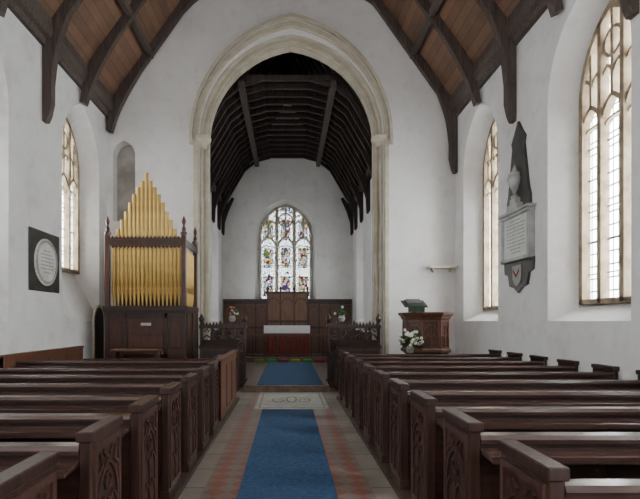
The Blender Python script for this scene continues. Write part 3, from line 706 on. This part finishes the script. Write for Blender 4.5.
# ------------------------------------------------------------------ chancel
def choir(side,label):
    x=CCX+side*1.45; e=thing('choir_stall',(x,13.5,.15),label,'choir stall')
    s=side
    def bx(mb,a,b,*r): mb.box(min(s*a,s*b),max(s*a,s*b),*r)
    mb=MB(); bx(mb,0,.04,0,3.2,0,.85); mb.obj('desk_front',M_dark,e)
    mb=MB(); bx(mb,-.05,.22,-.03,3.23,.85,.89); mb.obj('desk_top',M_pew,e,bevel=.006)
    mb=MB(); bx(mb,.55,.95,0,3.2,.42,.46); mb.obj('seat',M_pewe,e)
    mb=MB(); bx(mb,.95,1.0,0,3.2,0,1.1); mb.obj('backrest',M_pewe,e)
    for y in(0,3.14):
        for a,b,h,q in((0,.30,.95,.08),(.5,1.02,1.15,.78)):
            mb=MB(); bx(mb,a,b,y-.03,y+.03,0,h)
            mb.lathe([(.05,0),(.03,.05),(.07,.12),(.07,.18),(.03,.26),(.004,.32)],s*q,y,8,0,h)
            mb.obj('stall_end',M_carve,e)
    mb=MB()
    for i in range(6):
        c=.28+i*.53; mb.bar([(c-.2,.1)]+arch(.2,.5,.22,c,5)+[(c+.2,.1)],.025,'x',-s*.015,0)
    mb.bar([(.03,.08),(3.1,.08),(3.1,.80),(.03,.80)],.04,'x',-s*.015,0,closed=True)
    mb.obj('desk_tracery',M_carve,e)
choir(-1,'dark oak choir stall with poppyhead ends'); choir(1,'dark oak choir stall with poppyhead ends')
e=thing('communion_rail',(0,17.85,.3),'dark oak communion rail with arched tracery','altar rail')
mb=MB(); mb.box(CL+.06,CR-.06,-.06,.06,.76,.82); mb.obj('hand_rail',M_mid,e)
mb=MB(); mb.box(CL+.06,CR-.06,-.04,.04,.04,.10); mb.obj('bottom_rail',M_pew,e)
tr=MB(); x=-2.5
while x<2.5:
    mb=MB(); mb.box(x-.025,x+.025,-.03,.03,0,.76); mb.obj('rail_post',M_pewe,e); tr.bar(arch(.18,.52,.18,x+.208,5),.025,'y',-.015,.015); tr.bar([(x+.208,.1),(x+.208,.70)],.018,'y',-.012,.012); x+=.416
tr.obj('rail_tracery',M_carve,e)
for ki,x in enumerate((-1.0,-.58,-.16,.26,.68,1.1)):
    mb=MB(); mb.box(-.17,.17,-.11,.11,0,.12); mb.obj('kneeler',[M_yel,M_grk,M_redk][ki%3],loc=(x,17.46,.15),bevel=.02,label=['yellow','green','red'][ki%3]+' embroidered kneeler before the altar rail',category='kneeler',group='embroidered kneelers')
mb=MB(); mb.box(-1.3,1.2,18.1,18.55,.3,.312); mb.obj('altar_rug',M_frontal,label='red rug on the sanctuary floor before the altar',category='rug')
e=thing('altar',(-.04,18.95,.3),'altar table with white linen and red frontal','altar')
mb=MB(); mb.box(-.82,.82,-.32,.32,0,1.10); mb.obj('table_body',M_mid,e)
n=40; top=[]
for i in range(n+1):
    x=-.84+1.68*i/n; top.append((x,-.345+.012*math.sin(i*1.1)))
mb=MB(); mb.prism(top+[(.84,-.30),(-.84,-.30)],'z',.03,.90); mb.obj('red_frontal',M_frontal,e)
mb=MB(); mb.box(-.86,.86,-.36,.34,1.10,1.125); mb.box(-.86,.86,-.365,-.35,.84,1.125); mb.obj('linen_cloth',M_cloth,e,bevel=.005)
# reredos
e=thing('reredos',(0,Y2-.02,.3),'oak panelled reredos with taller carved centre','reredos')
for a,b in((CL+.06,-.85),(.80,CR-.06)):
    mb=MB(); mb.box(a,b,-.06,0,0,2.1); mb.obj('side_panelling',M_mid,e)
    mb=MB()
    for i in range(5):
        x=a+(b-a)*i/4; mb.box(max(a,x-.03),min(b,x+.03),-.09,-.06,0,2.1)
        if i<4:
            w=(b-a)/4; mb.bar(arch(w/2-.05,1.7,.18,x+w/2,5),.03,'y',-.085,-.06)
    mb.box(a,b,-.09,-.06,1.98,2.1); mb.box(a,b,-.12,0,2.1,2.17); mb.box(a,b,-.09,-.06,1.0,1.08)
    mb.obj('side_framing',M_pewe,e)
M_lt=wood('light_oak',(.12,.05,.025),(.22,.10,.055),'z',.4)
mb=MB(); mb.box(-.85,.80,-.14,0,0,2.38); mb.obj('centre_panel',M_lt,e)
mb=MB(); mb.box(-.90,.85,-.20,0,2.38,2.47)
for x in(-.85,-.33,.22,.74): mb.box(x,x+.06,-.18,-.14,0,2.38)
for c in(-.56,-.025,.51): mb.bar(arch(.22,1.95,.25,c,6),.04,'y',-.18,-.14)
mb.box(-.85,.8,-.18,-.14,1.25,1.33)
mb.obj('centre_framing',M_red,e)
for x in(-.82,-.3,.25,.77):
    mb=MB(); mb.lathe([(.05,0),(.03,.06),(.06,.12),(.005,.22)],x,-.1,8,0,2.47); mb.obj('finial',M_red,e)
# ------------------------------------------------------------------ world, camera
w=D.worlds.new('sky'); C.scene.world=w; w.use_nodes=True; nt=w.node_tree
bg=nt.nodes['Background']; bg.inputs[0].default_value=(1,.99,.98,1); bg.inputs[1].default_value=1.7
cam=D.cameras.new('camera'); co=D.objects.new('camera',cam); COL.objects.link(co)
co.location=(0,0,1.6); co.rotation_euler=(math.radians(90),0,0)
cam.sensor_width=36; cam.sensor_fit='HORIZONTAL'; cam.lens=500/640*36; cam.shift_x=.05; cam.shift_y=71.5/640
cam.clip_start=.05
C.scene.camera=co
